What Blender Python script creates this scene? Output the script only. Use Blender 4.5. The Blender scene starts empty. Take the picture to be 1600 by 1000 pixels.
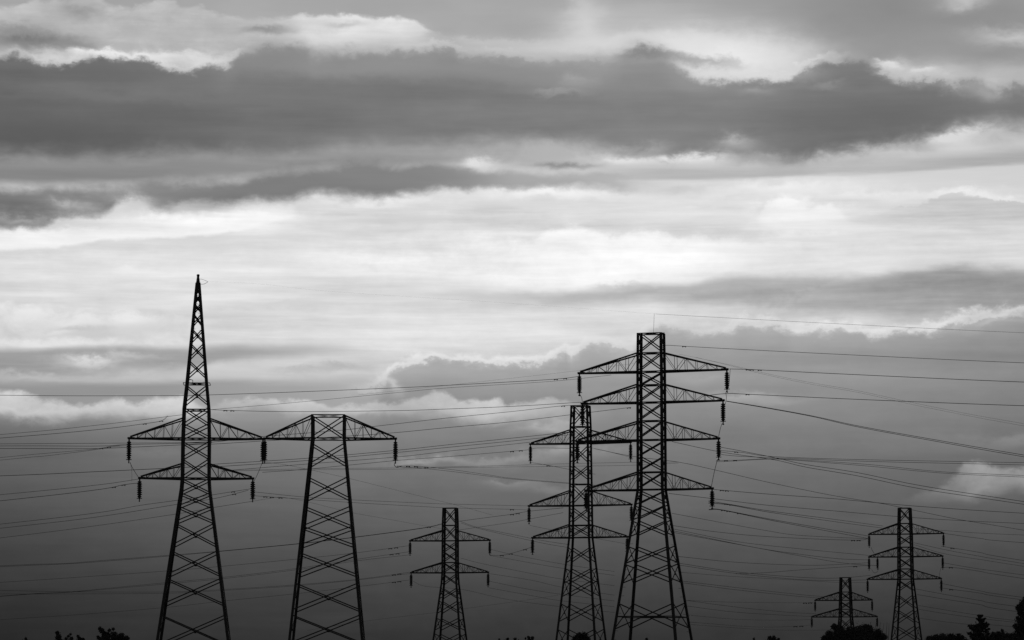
import bpy, bmesh, math, random
from mathutils import Vector, Matrix
random.seed(7)
S = bpy.context.scene
COL = S.collection

# ------------------------------------------------------------------ camera
FPX, TILT, CAMZ = 5000.0, math.atan(580/5000), 1.6
cam_data = bpy.data.cameras.new('camera')
cam = bpy.data.objects.new('camera', cam_data); COL.objects.link(cam)
cam.location = (0, 0, CAMZ)
cam.rotation_euler = (math.pi/2 + TILT, 0, 0)
cam_data.sensor_width = 36
cam_data.lens = FPX/1600*36
cam_data.clip_start, cam_data.clip_end = 0.5, 20000
S.camera = cam
CT, ST = math.cos(TILT), math.sin(TILT)

def at(px, py, Y):
    """world point on the plane y=Y that the photograph shows at pixel (px, py)"""
    cx, cy = (px-800)/FPX, (500-py)/FPX
    dy = CT - cy*ST
    k = Y/dy
    return Vector((cx*k, Y, CAMZ + (ST + cy*CT)*k))

# ------------------------------------------------------------------ view
S.view_settings.view_transform = 'Standard'
S.view_settings.look = 'None'
S.view_settings.exposure = 0
S.view_settings.gamma = 1
S.render.engine = 'CYCLES'
S.cycles.use_denoising = False
S.cycles.max_bounces = 4
S.cycles.sample_clamp_direct = 1.2
S.cycles.sample_clamp_indirect = 1.0

# ------------------------------------------------------------------ materials
def material(name, base, rough=0.8, spec=0.25, metal=0.0, scale=3.0, amount=0.35):
    m = bpy.data.materials.new(name); m.use_nodes = True
    nt = m.node_tree; b = nt.nodes['Principled BSDF']
    b.inputs['Roughness'].default_value = rough
    b.inputs['Specular IOR Level'].default_value = spec
    b.inputs['Metallic'].default_value = metal
    tc = nt.nodes.new('ShaderNodeTexCoord')
    n = nt.nodes.new('ShaderNodeTexNoise'); n.inputs['Scale'].default_value = scale
    n.inputs['Detail'].default_value = 6
    r = nt.nodes.new('ShaderNodeMapRange')
    r.inputs['To Min'].default_value = base*(1-amount); r.inputs['To Max'].default_value = base*(1+amount)
    c = nt.nodes.new('ShaderNodeCombineColor')
    nt.links.new(tc.outputs['Object'], n.inputs['Vector'])
    nt.links.new(n.outputs['Fac'], r.inputs['Value'])
    for k in ('Red', 'Green', 'Blue'):
        nt.links.new(r.outputs['Result'], c.inputs[k])
    nt.links.new(c.outputs['Color'], b.inputs['Base Color'])
    return m
STEEL = material('weathered_steel', 0.035, 0.85, 0.15, 0.0, 1.7)
GLASS = material('insulator_porcelain', 0.03, 0.7, 0.2, 0.0, 5)
CABLE = material('aged_aluminium_cable', 0.04, 0.9, 0.1, 0.0, 2)
LEAF = material('foliage', 0.05, 0.8, 0.1, 0.0, 0.8, 0.5)
BARK = material('bark', 0.05, 0.95, 0.1, 0.0, 4, 0.4)
FIELD = material('field_grass', 0.05, 0.95, 0.1, 0.0, 0.15, 0.4)

# ------------------------------------------------------------------ mesh helpers
class MB:
    def __init__(self): self.v, self.f = [], []
    def add(self, vs, fs):
        o = len(self.v); self.v += [tuple(x) for x in vs]; self.f += [tuple(i+o for i in f) for f in fs]
    def box_bar(self, p, q, w, t=None, ref=Vector((0, 0, 1))):
        t = t or w
        p, q = Vector(p), Vector(q); d = (q-p)
        if d.length < 1e-6: return
        d.normalize()
        if abs(d.dot(ref)) > 0.95: ref = Vector((1, 0, 0))
        a = d.cross(ref).normalized(); b = d.cross(a)
        a, b = a*w/2, b*t/2
        vs = [p-a-b, p+a-b, p+a+b, p-a+b, q-a-b, q+a-b, q+a+b, q-a+b]
        self.add(vs, [(0, 1, 5, 4), (1, 2, 6, 5), (2, 3, 7, 6), (3, 0, 4, 7), (3, 2, 1, 0), (4, 5, 6, 7)])
    def angle_bar(self, p, q, w, t, sx, sy):
        """steel angle section whose heel points to (sx, sy)"""
        prof = [(0, 0), (-w, 0), (-w, -t), (-t, -t), (-t, -w), (0, -w)]
        vs = []
        for c in (p, q):
            for (x, y) in prof: vs.append(Vector((c[0]+(x+w*0.3)*sx, c[1]+(y+w*0.3)*sy, c[2])))
        fs = [(i, (i+1) % 6, (i+1) % 6+6, i+6) for i in range(6)] + [(0, 1, 2, 3), (0, 3, 4, 5), (6, 7, 8, 9), (6, 9, 10, 11)]
        self.add(vs, fs)
    def tube(self, pts, r, n=6, r2=None):
        pts = [Vector(p) for p in pts]; m = len(pts); vs, fs = [], []
        for i, p in enumerate(pts):
            d = (pts[min(i+1, m-1)] - pts[max(i-1, 0)]).normalized()
            ref = Vector((0, 0, 1)) if abs(d.z) < 0.9 else Vector((1, 0, 0))
            a = d.cross(ref).normalized(); b = d.cross(a)
            rr = r if r2 is None else r + (r2-r)*i/(m-1)
            for k in range(n):
                t = 2*math.pi*k/n
                vs.append(p + (a*math.cos(t) + b*math.sin(t))*rr)
        for i in range(m-1):
            for k in range(n):
                fs.append((i*n+k, i*n+(k+1) % n, (i+1)*n+(k+1) % n, (i+1)*n+k))
        fs.append(tuple(range(n))[::-1]); fs.append(tuple((m-1)*n+k for k in range(n)))
        self.add(vs, fs)
    def lathe(self, c, prof, n=10):
        """prof: list of (radius, z offset) going down from point c"""
        vs, fs = [], []
        for (r, z) in prof:
            for k in range(n):
                t = 2*math.pi*k/n; vs.append((c[0]+r*math.cos(t), c[1]+r*math.sin(t), c[2]+z))
        for i in range(len(prof)-1):
            for k in range(n):
                fs.append((i*n+k, i*n+(k+1) % n, (i+1)*n+(k+1) % n, (i+1)*n+k))
        fs.append(tuple(range(n))); fs.append(tuple((len(prof)-1)*n+k for k in range(n))[::-1])
        self.add(vs, fs)
    def build(self, name, mat, parent=None, smooth=False):
        me = bpy.data.meshes.new(name); me.from_pydata(self.v, [], self.f); me.validate(); me.update()
        me.materials.append(mat)
        if smooth:
            for p in me.polygons: p.use_smooth = True
        o = bpy.data.objects.new(name, me); COL.objects.link(o)
        if parent is not None: o.parent = parent
        return o

def tag(o, label=None, cat=None, group=None, kind=None):
    if label: o['label'] = label
    if cat: o['category'] = cat
    if group: o['group'] = group
    if kind: o['kind'] = kind
    return o
def empty(name, loc, rz=0):
    o = bpy.data.objects.new(name, None); COL.objects.link(o)
    o.location = loc; o.rotation_euler = (0, 0, rz); o.empty_display_size = 1
    return o

# ------------------------------------------------------------------ ground
g = MB(); R = 9000
g.add([(-R, -R, 0), (R, -R, 0), (R, R, 0), (-R, R, 0)], [(0, 1, 2, 3)])
tag(g.build('ground', FIELD), kind='structure')

# ------------------------------------------------------------------ pylons
PG = 'lattice electricity pylons'
def interp(tab, x):
    if x <= tab[0][0]: return tab[0][1]
    for (a, b), (c, d) in zip(tab, tab[1:]):
        if x <= c: return b + (d-b)*(x-a)/(c-a)
    (a, b), (c, d) = tab[-2:]
    return d + (d-b)/(c-a)*(x-c)

class Pylon:
    """measured in photograph pixels at distance Y, built in metres in its own axes"""
    def __init__(s, label, cx, Y, yaw, prof, panels, levels, arms, leg_px, brace_px, thin_px, ins_px, knee=900, d0=1.0, d1=1.0, stag=0.0):
        s.Y, s.cx, s.s, s.yaw = Y, cx, FPX/Y, yaw
        s.prof = prof; s.leg_px = leg_px; s.knee, s.d0, s.d1, s.stag = knee, d0, d1, stag
        base = at(cx, 1000, Y); s.x0 = base.x
        s.root = empty('electricity_pylon', (base.x, Y, 0), yaw)
        tag(s.root, label, 'pylon', PG)
        s.wl, s.wb, s.wt = leg_px/s.s, brace_px/s.s, thin_px/s.s
        s.zground = None
        s.legs(panels); s.bracing(panels, levels)
        for a in arms: s.arm(*a, ins_px)
    def z(s, py): return at(s.cx, py, s.Y).z
    def h(s, py): return interp(s.prof, py)/s.s
    def py_ground(s):
        lo, hi = 900, 1300
        for _ in range(40):
            mid = (lo+hi)/2
            if s.z(mid) > 0: lo = mid
            else: hi = mid
        return lo
    def corner(s, i, py):
        h = s.h(py); sx, sy = ((-1, -1), (1, -1), (1, 1), (-1, 1))[i]
        return Vector((sx*h, sy*s.hd(py), s.z(py)))
    def hd(s, py):      # half depth of the body: slimmer than wide at the top, deeper at the splayed foot
        return s.h(py)*interp([(s.knee, s.d0), (1000, s.d1), (1400, s.d1)], py)
    def legs(s, panels):
        ys = [p for p, _ in s.prof]; ys = [y for y in ys if y < 1080] + [s.py_ground()]
        for i in range(4):
            sx, sy = ((-1, -1), (1, -1), (1, 1), (-1, 1))[i]
            m = MB()
            for a, b in zip(ys, ys[1:]):
                m.angle_bar(s.corner(i, a), s.corner(i, b), s.wl, s.wl*0.3, sx, sy)
            # climbing pegs on two opposite legs
            if i in (0, 2) and s.Y < 300:
                z = 3.0
                top = s.z(ys[0])
                while z < top-1:
                    lo, hi = ys[0], ys[-1]
                    for _ in range(25):
                        mid = (lo+hi)/2
                        if s.z(mid) > z: lo = mid
                        else: hi = mid
                    c = s.corner(i, lo)
                    m.box_bar(c, c+Vector((-sx*0.36, 0, 0)), 0.025); z += 0.75
            m.build('leg', STEEL, s.root)
    def bracing(s, panels, levels):
        m = MB(); g = MB()
        for (a0, b0) in panels:
            for i in range(4):
                j = (i+1) % 4
                a, b = (a0+s.stag, b0+s.stag) if i == 2 else (a0, b0)     # the rear face is braced at staggered points
                out = Vector(((0, -1, 0), (1, 0, 0), (0, 1, 0), (-1, 0, 0))[i])
                m.box_bar(s.corner(i, a), s.corner(j, b), s.wb, s.wb*0.35, out)
                off = -out*(s.wb*0.5)
                m.box_bar(s.corner(j, a)+off, s.corner(i, b)+off, s.wb, s.wb*0.35, out)
                # bolted gusset where the diagonals cross
                c = (s.corner(i, a)+s.corner(j, b)+s.corner(j, a)+s.corner(i, b))/4
                e = s.corner(j, a)-s.corner(i, a); e.normalize()
                g.box_bar(c-e*s.wb*0.9, c+e*s.wb*0.9, s.wb*1.5, s.wb*0.8, out)
        for py in levels:
            for i in range(4):
                j = (i+1) % 4
                m.box_bar(s.corner(i, py), s.corner(j, py), s.wb*1.1, s.wb*0.8)
            m.box_bar(s.corner(0, py), s.corner(2, py), s.wt*0.9); m.box_bar(s.corner(1, py), s.corner(3, py), s.wt*0.9)
        m.v, m.f = m.v+g.v, m.f+[tuple(i+len(m.v) for i in f) for f in g.f]
        m.build('lattice_bracing', STEEL, s.root)
    def long_panel(s, a, b):
        """tall thin secondary bracing inside the leg sides"""
        pass
    def arm(s, py_bot, py_top, tips, inslen, extra, ins_px):
        zb, zt = s.z(py_bot), s.z(py_top)
        for side, tip_px in zip((-1, 1), tips):
            if tip_px is None: continue
            xt = (tip_px - s.cx_at(py_bot))/s.s/math.cos(s.yaw)
            m = MB(); hb, ht = s.h(py_bot), s.h(py_top)
            t = 0.10
            tipz = zb + 0.02
            for sy in (-1, 1):
                B, T = Vector((side*hb, sy*s.hd(py_bot), zb)), Vector((side*ht, sy*s.hd(py_top), zt))
                E = Vector((xt, sy*t, tipz)); E2 = Vector((xt - side*0.12, sy*t, tipz+0.16))
                m.box_bar(B, E, s.wb*1.25, s.wb*1.35)
                m.box_bar(T, E2, s.wb*1.2, s.wb*1.2)
                # web members
                fr = (0.2, 0.36, 0.53, 0.7, 0.85)
                prev = T
                for k, f in enumerate(fr):
                    bp, tp = B.lerp(E, f), T.lerp(E2, f)
                    m.box_bar(bp, tp, s.wt*0.85, s.wt*0.6)
                    if k < 4:
                        nb, ntp = B.lerp(E, fr[k+1]), T.lerp(E2, fr[k+1])
                        m.box_bar(tp if k % 2 else bp, nb if k % 2 else ntp, s.wt*0.8, s.wt*0.6)
                m.box_bar(T, B.lerp(E, 0.2), s.wt*0.9, s.wt*0.6)
            # plan bracing between the two lower chords
            for k in range(7):
                f0, f1 = k/7.5, (k+1)/7.5
                a = Vector((side*hb, -hb, zb)).lerp(Vector((xt, -t, tipz)), f0); b = Vector((side*hb, hb, zb)).lerp(Vector((xt, t, tipz)), f1)
                if k % 2: a.y, b.y = -a.y, -b.y
                m.box_bar(a, b, s.wt, s.wt)
            # tip plate
            m.box_bar((xt-side*0.5, 0, tipz+0.03), (xt+side*0.12, 0, tipz+0.03), 0.3, s.wb*1.7)
            o = m.build('crossarm', STEEL, s.root)
            s.insulator(o, Vector((xt-side*0.02, 0, tipz-0.05)), inslen, ins_px)
            for (eside, epx, elen) in extra:
                if eside == side:
                    s.insulator(o, Vector(((epx-s.cx_at(py_bot))/s.s/math.cos(s.yaw), 0, zb-0.05)), elen, ins_px)
    def cx_at(s, py):   # the axis is upright in the world; where the picture shows it at this height
        z = s.z(py); dyc = s.Y*CT + (z-CAMZ)*ST
        return 800 + s.x0*FPX/dyc
    def insulator(s, parent, p, len_px, w_px):
        L, r = len_px/s.s, w_px/s.s/2
        top = L*0.10; n = max(7, int(L*0.72/0.165)); body = L*0.74
        prof = [(r*0.3, 0), (r*0.3, -top)]
        for k in range(n):
            z0 = -top - body*k/n; dz = body/n
            f = 0.82 if (k in (0, n-1)) else 1.0
            prof += [(r*0.55*f, z0), (r*0.85*f, z0-dz*0.2), (r*f, z0-dz*0.6), (r*0.55*f, z0-dz*0.8)]
        zb = -top-body
        prof += [(r*0.5, zb), (r*0.35, zb-L*0.05), (r*0.22, zb-L*0.06), (r*0.2, -L)]
        m = MB(); m.lathe(p, prof, 10)
        m.box_bar(p+Vector((-r*1.0, 0, zb-L*0.03)), p+Vector((r*1.0, 0, zb-L*0.03)), L*0.035)
        m.box_bar(p+Vector((0, -0.25, -L)), p+Vector((0, 0.25, -L)), 0.09)
        m.build('insulator_string', GLASS, parent)

# spired pylon at the left
T1 = Pylon('tall pylon tapering to a long pointed spire, two crossarm levels low on its body', 303.1, 278, math.radians(3.8),
    [(442, 2.6), (600, 16.2), (640, 20.2), (686, 21.4), (748, 21.6), (765, 22.8), (1000, 54.8)],
    [(448, 462), (460, 474), (474, 489), (490, 510), (514, 535), (537, 561), (564, 590), (603, 632), (638, 664), (663, 684), (691, 716), (718, 746),
     (749, 771), (771, 792), (792, 816), (819, 853), (862, 899), (905, 945), (962, 1009), (1020, 1070)],
    [600, 641, 686, 748],
    [(686, 655, (202, 411), 37, []), (748, 726, (218.5, 395), 35, [])], 4.6, 1.8, 1.0, 8.4, 748, 1.0, 1.1, 1.6)
m = MB(); zt = T1.z(430); za = T1.z(446); h = T1.h(446)*1.25
m.add([(-h, -h, za), (h, -h, za), (h, h, za), (-h, h, za), (-.1, -.1, zt-.15), (.1, -.1, zt-.15), (.1, .1, zt-.15), (-.1, .1, zt-.15)],
      [(0, 1, 5, 4), (1, 2, 6, 5), (2, 3, 7, 6), (3, 0, 4, 7), (4, 5, 6, 7), (3, 2, 1, 0)])
m.lathe((0, 0, zt+.1), [(.02, 0), (.13, -.05), (.13, -.2), (.05, -.26)], 8)
m.build('spire_cap', STEEL, T1.root)
m = MB()     # inspection platform rail half way up the spire
for zz in (600,):
    a = T1.h(zz)+0.25
    for i in range(4):
        c = [(-a, -a), (a, -a), (a, a), (-a, a)]
        m.box_bar((*c[i], T1.z(zz)), (*c[(i+1) % 4], T1.z(zz)), .05)
m.box_bar((-T1.h(600)*.85, 0, T1.z(600)), (-T1.h(600)*.85, 0, T1.z(592)), .05)
m.box_bar((-T1.h(600)*.4, 0, T1.z(600)), (-T1.h(600)*.4, 0, T1.z(594)), .05)
m.box_bar((-T1.h(600)*.85, 0, T1.z(592)), (-T1.h(600)*.4, 0, T1.z(594)), .05)
m.build('platform_rail', STEEL, T1.root)

# single-arm pylon beside it
T2 = Pylon('pylon with one wide crossarm under a flat trapezoid top, right of the spired pylon', 511.3, 278.4, math.radians(1.3),
    [(650, 25.6), (686, 25.4), (1000, 56.6)],
    [(651, 684), (694, 727), (747, 780), (793, 824), (824, 853), (865, 899), (913, 954), (962, 1006), (1018, 1072)],
    [650, 686],
    [(686, 651, (413.5, 618.5), 37, [])], 4.2, 1.8, 1.0, 8.2, 686, 1.0, 1.1, 1.6)

# small two-arm pylon in the middle distance
T3 = Pylon('small two-armed pylon in the middle distance, between the two left pylons and the overlapping pair', 703.2, 470, math.radians(-10),
    [(794, 10.2), (820, 11.0), (895, 11.4), (912, 12.3), (1000, 21.6)],
    [(794, 819), (821, 844), (847, 862), (862, 877), (879, 894), (897, 914), (919, 936), (939, 959), (966, 985), (990, 1012), (1020, 1060)],
    [794, 821, 845, 879, 895],
    [(845, 829, (640.3, 765.5), 22, []), (895, 879, (642, 762.8), 22, [])], 2.9, 1.35, 0.75, 5.4, 900, .8, 1.25)

# nearest four-arm pylon
T4 = Pylon('largest four-armed pylon with a square open top, nearest of the right-hand pylons', 1019.6, 278, math.radians(-15),
    [(521, 19.0), (580, 19.8), (765, 20.2), (1000, 50.2)],
    [(522, 551), (552, 580), (583, 604), (602, 628), (631, 657), (659, 685), (691, 713), (715, 737), (739, 763),
     (769, 789), (791, 813), (815, 839), (855, 881), (883, 912), (944, 984), (1010, 1060)],
    [521.5, 552, 581, 602, 629, 658, 687.5, 738, 765, 964],
    [(581, 552, (905, 1134.5), 34, []), (629, 601, (910, 1128.5), 36, []),
     (688, 659, (902, 1121.5), 32, []), (765.5, 738, (916, 1111.5), 30, [])], 4.2, 1.85, 1.0, 8.4, 765, .62, 1.2, -3.0)
m = MB()
m.box_bar((0.22, 0, T4.z(522)), (0.3, 0, T4.z(490)), 0.02)
m.build('earth_wire_rod', STEEL, T4.root)

# three-arm pylon half hidden behind it
T5 = Pylon('three-armed pylon half hidden behind the largest four-armed pylon', 908.1, 380, math.radians(-14),
    [(634, 13.0), (667, 14.2), (840, 16.2), (1000, 31.0)],
    [(635, 665), (667, 692), (697, 724), (728, 751), (758, 788), (794, 817), (821, 839), (856, 880), (889, 912), (908, 933), (944, 972), (984, 1015), (1022, 1060)],
    [634.5, 667, 693, 757, 790, 821, 840],
    [(693, 672, (828.5, 985), 29, []), (790, 767, (826.5, 986), 27, []), (840, 820, (832, 979.5), 25, [])], 3.2, 1.5, 0.85, 6.4, 840, .8, 1.25, -1.8)

# three-arm pylon at the right
T6 = Pylon('three-armed pylon at the far right, extra insulator hanging inside its left middle arm', 1416.5, 535, math.radians(-17),
    [(794, 9.0), (834, 10.2), (905, 10.9), (1000, 19.6)],
    [(794, 815), (818, 834), (837, 851), (854, 869), (872, 887), (889, 904), (907, 923), (930, 951), (953, 974), (978, 1001), (1008, 1050)],
    [794, 818, 834.5, 855, 870, 889, 905],
    [(834.5, 818, (1359.6, 1471.8), 20, []), (870, 855, (1359.6, 1470.6), 20, [(-1, 1372.5, 19)]),
     (905, 890, (1357.4, 1468.5), 20, [])], 2.6, 1.25, 0.75, 4.7, 905, .85, 1.35)

# smallest pylon behind the bush
T7 = Pylon('smallest two-armed pylon, rising behind the big rounded bush at lower right', 1322.0, 650, math.radians(-16),
    [(902, 7.4), (938, 8.6), (964, 9.2), (1000, 12.4)],
    [(903, 922), (925, 938), (940, 951), (953, 964), (967, 985), (987, 1010), (1014, 1045)],
    [902.5, 925, 938, 952, 964],
    [(938, 925, (1274.8, 1361.3), 17, []), (964, 951, (1269.8, 1368.8), 16, [])], 2.4, 1.15, 0.75, 4.2, 960, .9, 1.3)

# short jumper wires hanging from the pylons' insulators
def jumper(T, pts, w=0.8):
    m = MB(); W = T.root.matrix_basis.inverted() if False else (Matrix.Translation(T.root.location) @ Matrix.Rotation(T.yaw, 4, 'Z')).inverted()
    P = spline([(x, y) for x, y in pts], 12)
    m.tube([W @ at(x, y, T.Y+0.3) for x, y in P], w/2*T.Y/FPX, 5)
    m.build('jumper_wire', CABLE, T.root)

def spline(pts, n):
    """smooth curve through pixel points (Catmull-Rom)"""
    if len(pts) == 2:
        return [tuple(a+(b-a)*i/n for a, b in zip(*pts)) for i in range(n+1)]
    P = [tuple(2*a-b for a, b in zip(pts[0], pts[1]))] + list(pts) + [tuple(2*a-b for a, b in zip(pts[-1], pts[-2]))]
    out = []
    for i in range(1, len(P)-2):
        k = max(3, n//(len(pts)-1))
        for j in range(k):
            t = j/k
            q = []
            for a, b, c, d in zip(P[i-1], P[i], P[i+1], P[i+2]):
                q.append(0.5*((2*b)+(-a+c)*t+(2*a-5*b+4*c-d)*t*t+(-a+3*b-3*c+d)*t*t*t))
            out.append(tuple(q))
    out.append(tuple(pts[-1]))
    return out

jumper(T1, [(309, 437), (312, 443), (318, 444), (325, 440.5)], .6); jumper(T1, [(310, 436), (316, 436.5), (325, 440)], .5)
jumper(T1, [(203, 722), (207, 731), (217, 747)]); jumper(T1, [(204, 723), (206, 738), (206, 752)], .4)
jumper(T1, [(410, 722), (405, 735), (400, 746), (397, 752)], .7)
jumper(T4, [(1141, 576), (1140, 590), (1138.5, 604), (1135, 612)]); jumper(T4, [(1134, 613), (1135, 622), (1133, 632), (1130, 645)], .8)
jumper(T4, [(1128, 662), (1125, 672), (1122, 687)], .8); jumper(T4, [(1121, 718), (1116, 738), (1111, 763)], .9)
jumper(T4, [(906, 616), (909, 622), (910, 630)], .8)
jumper(T2, [(618.5, 720), (616, 726), (620, 730), (628, 728)], 1.0)
jumper(T6, [(1361, 855), (1363, 860), (1366, 865)], .6); jumper(T6, [(1362, 890), (1366, 895), (1371, 893), (1373, 888)], .5)
jumper(T6, [(1470, 888), (1468, 897), (1468, 904)], .4)

# ------------------------------------------------------------------ power lines
def power_line(label, pts, Y0, Y1, w=0.8, dampers=(), group='power lines strung between the pylons', twin=None, name='power_line'):
    """pts: pixels of the photograph the line passes; Y0, Y1: distance at its two ends.  twin: second conductor's pixels"""
    def world(pp):
        x0, x1 = pp[0][0], pp[-1][0]
        return [at(x, y, Y0+(Y1-Y0)*(x-x0)/(x1-x0)) for x, y in pp]
    def tube(pp):
        m = MB(); q = spline(pp, 40); P = world(q)
        m.tube(P, w/2*(Y0+Y1)/2/FPX, 5)
        return m
    if twin is None:
        root = tube(pts).build(name, CABLE, None, True)
    else:
        root = empty(name, world(pts)[0])
    tag(root, label, 'power line', group)
    inv = Vector(root.location)
    def child(m, nm):
        m.v = [tuple(Vector(v)-inv) for v in m.v]
        m.build(nm, CABLE, root)
    if twin is not None:
        child(tube(pts), 'conductor'); child(tube(twin), 'conductor')
    for dx in dampers:
        pp = spline(pts, 200)
        best = min(pp, key=lambda q: abs(q[0]-dx))
        Y = Y0+(Y1-Y0)*(best[0]-pts[0][0])/(pts[-1][0]-pts[0][0])
        k = Y/FPX
        c = at(best[0], best[1]+0.7, Y); m = MB()
        m.tube([c+Vector((-2.8*k, 0, 0)), c+Vector((2.8*k, 0, 0))], .35*k, 5)
        for sx in (-1, 1):
            m.tube([c+Vector((sx*1.6*k, 0, -.15*k)), c+Vector((sx*3.0*k, 0, -.3*k))], .95*k, 6)
        m.box_bar(c, c+Vector((0, 0, 1.0*k)), .8*k)
        child(m, 'vibration_damper')

PL = power_line
XL, XR = -420, 2050      # the lines run on well past the picture's edges
# -- upper lines right of the big pylon
PL('thin earth wire sloping from above the big four-armed pylon out past the right edge', [(1024, 490.5), (1160, 498), (1340, 507.5), (1600, 520), (XR, 538)], 278, 250, .42)
PL('very faint earth wire from the tip of the spire across to above the big pylon', [(311, 439), (410, 444), (520, 455.5), (800, 474), (1024, 490.5)], 278, 278, .09)
PL('power line leaving the square top of the big four-armed pylon towards the right', [(1030, 541), (1043, 539.5), (1069, 541), (1160, 546), (1340, 555), (1600, 567), (XR, 584)], 278, 250, .75, (1069,))
PL('power line with dampers right of the topmost right arm of the big pylon', [(1140, 576.5), (1187, 578), (1340, 585.5), (1600, 597), (XR, 613)], 278, 250, .95, (1168, 1175, 1188))
PL('power line bending over the foot of the top right insulator, running right', [(1100, 618.6), (1135, 615), (1168, 616), (1340, 624), (1600, 634), (XR, 648)], 278, 250, .95, (1168,))
PL('heavy twin line dropping steeply rightwards from the big pylon, topmost of the steep lines', [(1135, 627), (1200, 638), (1270, 651), (1340, 667), (1440, 685.5), (1600, 713.8), (XR, 790)], 278, 240, .85,
   twin=[(1135, 626.5), (1200, 637.2), (1270, 650), (1340, 665.3), (1440, 683.4), (1600, 711), (XR, 786)])
PL('faint twin line falling from behind the top right arm, crossing two level lines', [(1088, 558.5), (1140, 571), (1190, 584), (1260, 599), (1340, 613), (1430, 633), (1520, 651), (1600, 665.5), (XR, 745)], 420, 300, .3,
   twin=[(1060, 553), (1140, 570), (1190, 582), (1260, 596.5), (1340, 610.5), (1430, 630), (1520, 648), (1600, 662), (XR, 740)])
PL('twin line falling rightwards from the third right arm below the topmost steep pair', [(1122, 698), (1160, 705), (1210, 715), (1260, 726), (1340, 738.5), (1440, 759), (1600, 783.7), (XR, 850)], 278, 240, .8,
   twin=[(1050, 690), (1125, 706), (1210, 718.5), (1260, 730), (1340, 743.5), (1440, 764), (1600, 788), (XR, 856)])
PL('nearly level pair of lines at the right, just above the pale cloud', [(1121, 703.5), (1160, 707), (1210, 713.5), (1360, 718.5), (1600, 723), (XR, 733)], 278, 300, .65,
   twin=[(1121, 709.5), (1157, 713), (1240, 716.5), (1360, 721), (1600, 726.5), (XR, 737)], dampers=(1150,))
PL('pair of lines crossing the pale cloud at the right edge', [(1119, 719.5), (1150, 719), (1200, 716.8), (1240, 718), (1360, 726), (1470, 737), (1600, 743), (XR, 762)], 278, 300, .6,
   twin=[(1119, 721.5), (1145, 720.5), (1200, 717.5), (1240, 719), (1360, 728.6), (1470, 739), (1600, 745.5), (XR, 765)], dampers=(1134, 1148))
PL('single line sagging behind the big pylon to pass just right of the far right top', [(929, 701), (988, 713), (1060, 722), (1120, 735), (1200, 753.5), (1300, 774), (1379, 787), (1427, 797), (1500, 812), (1600, 828.5), (XR, 905)], 385, 480, .62)
PL('line with dampers from the tip of the lowest right arm, skimming the far right top', [(1112, 764.5), (1200, 772), (1300, 779), (1360, 784.5), (1440, 791.5), (1600, 802), (XR, 828)], 278, 330, .7, (1129, 1136))
PL('faint line from the lowest right arm descending behind the far right top', [(1045, 771), (1125, 780.5), (1200, 789.5), (1300, 798), (1430, 809), (1600, 818), (XR, 836)], 400, 560, .62)
PL('twin line ending at the top left arm of the far right pylon', [(1107, 783), (1140, 788), (1200, 798), (1300, 811), (1380, 822)], 278, 530, .72,
   twin=[(1107, 786), (1140, 789), (1200, 800), (1300, 814.5), (1378, 825)], dampers=(1135, 1143))
PL('twin line with dampers falling from the lowest right insulator to the far right pylon', [(1108, 796), (1126, 796.3), (1200, 810.5), (1300, 828), (1360, 838)], 278, 535, .8,
   twin=[(1108, 796.4), (1128, 797), (1200, 812), (1300, 831), (1360, 842)], dampers=(1130, 1138, 1155))
PL('faint line sagging to the tip of the top left arm of the far right pylon', [(1050, 802), (1130, 817), (1200, 829.5), (1250, 836.5), (1360, 842)], 420, 535, .55)
PL('low-slung line with dampers meeting the top left insulator of the far right pylon', [(1050, 821), (1115, 830.5), (1200, 838.5), (1330, 844), (1360, 841)], 420, 535, .6, (1333, 1341))
PL('line ending above the middle left arm of the far right pylon', [(1050, 826), (1150, 846), (1250, 857.5), (1360, 868)], 420, 535, .55)
PL('pair of lines converging on the middle left insulators of the far right pylon', [(1050, 829), (1180, 855.5), (1250, 866), (1310, 873), (1360, 875)], 420, 535, .6,
   twin=[(1050, 831.5), (1150, 850), (1250, 868.5), (1320, 880), (1372, 884)])
PL('shallow sagging line rising at its right end to the middle left insulator', [(1055, 869), (1150, 878.5), (1250, 883), (1300, 882.5), (1360, 879)], 420, 535, .55)
PL('line climbing rightwards to the foot of the middle left insulator', [(1150, 896.5), (1200, 894.5), (1250, 890.5), (1340, 884.5), (1360, 884)], 520, 535, .5, (1336,))
PL('twin line passing over the top of the smallest pylon', [(1055, 879), (1150, 893.5), (1250, 902), (1310, 903.2), (1360, 899)], 420, 535, .55,
   twin=[(1055, 882), (1150, 896), (1250, 905.5), (1310, 906.8), (1358, 906)])
PL('faint line just below the pair over the top of the smallest pylon', [(1060, 894), (1150, 901), (1250, 906.5), (1310, 910), (1358, 910.5)], 420, 535, .42)
PL('twin line ending at the upper left arm of the smallest pylon', [(1062, 907.5), (1150, 918), (1250, 929), (1285, 932)], 430, 650, .55,
   twin=[(1062, 910), (1150, 921.5), (1250, 932), (1288, 935)])
PL('level faint line with dampers meeting the upper left insulator of the smallest pylon', [(1070, 938), (1150, 941), (1250, 941.8), (1275, 941)], 430, 650, .42, (1258, 1266))
PL('twin line falling to the lower left arm of the smallest pylon', [(1072, 938), (1150, 948.5), (1230, 956.5), (1275, 959)], 430, 650, .5,
   twin=[(1074, 947), (1150, 956.5), (1250, 962.5), (1272, 963)])
PL('faint line level with the lower left insulator of the smallest pylon', [(1075, 961), (1150, 967.5), (1220, 969), (1270, 968)], 430, 650, .42)
PL('lowest sagging line with dampers at the lower left insulator of the smallest pylon', [(1078, 972), (1180, 979.5), (1245, 978.3), (1271, 976)], 430, 650, .42, (1243, 1252))
PL('bottommost faint line disappearing behind the round bush', [(1080, 976), (1200, 984), (1270, 984.5), (1320, 984)], 430, 650, .36)
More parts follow.
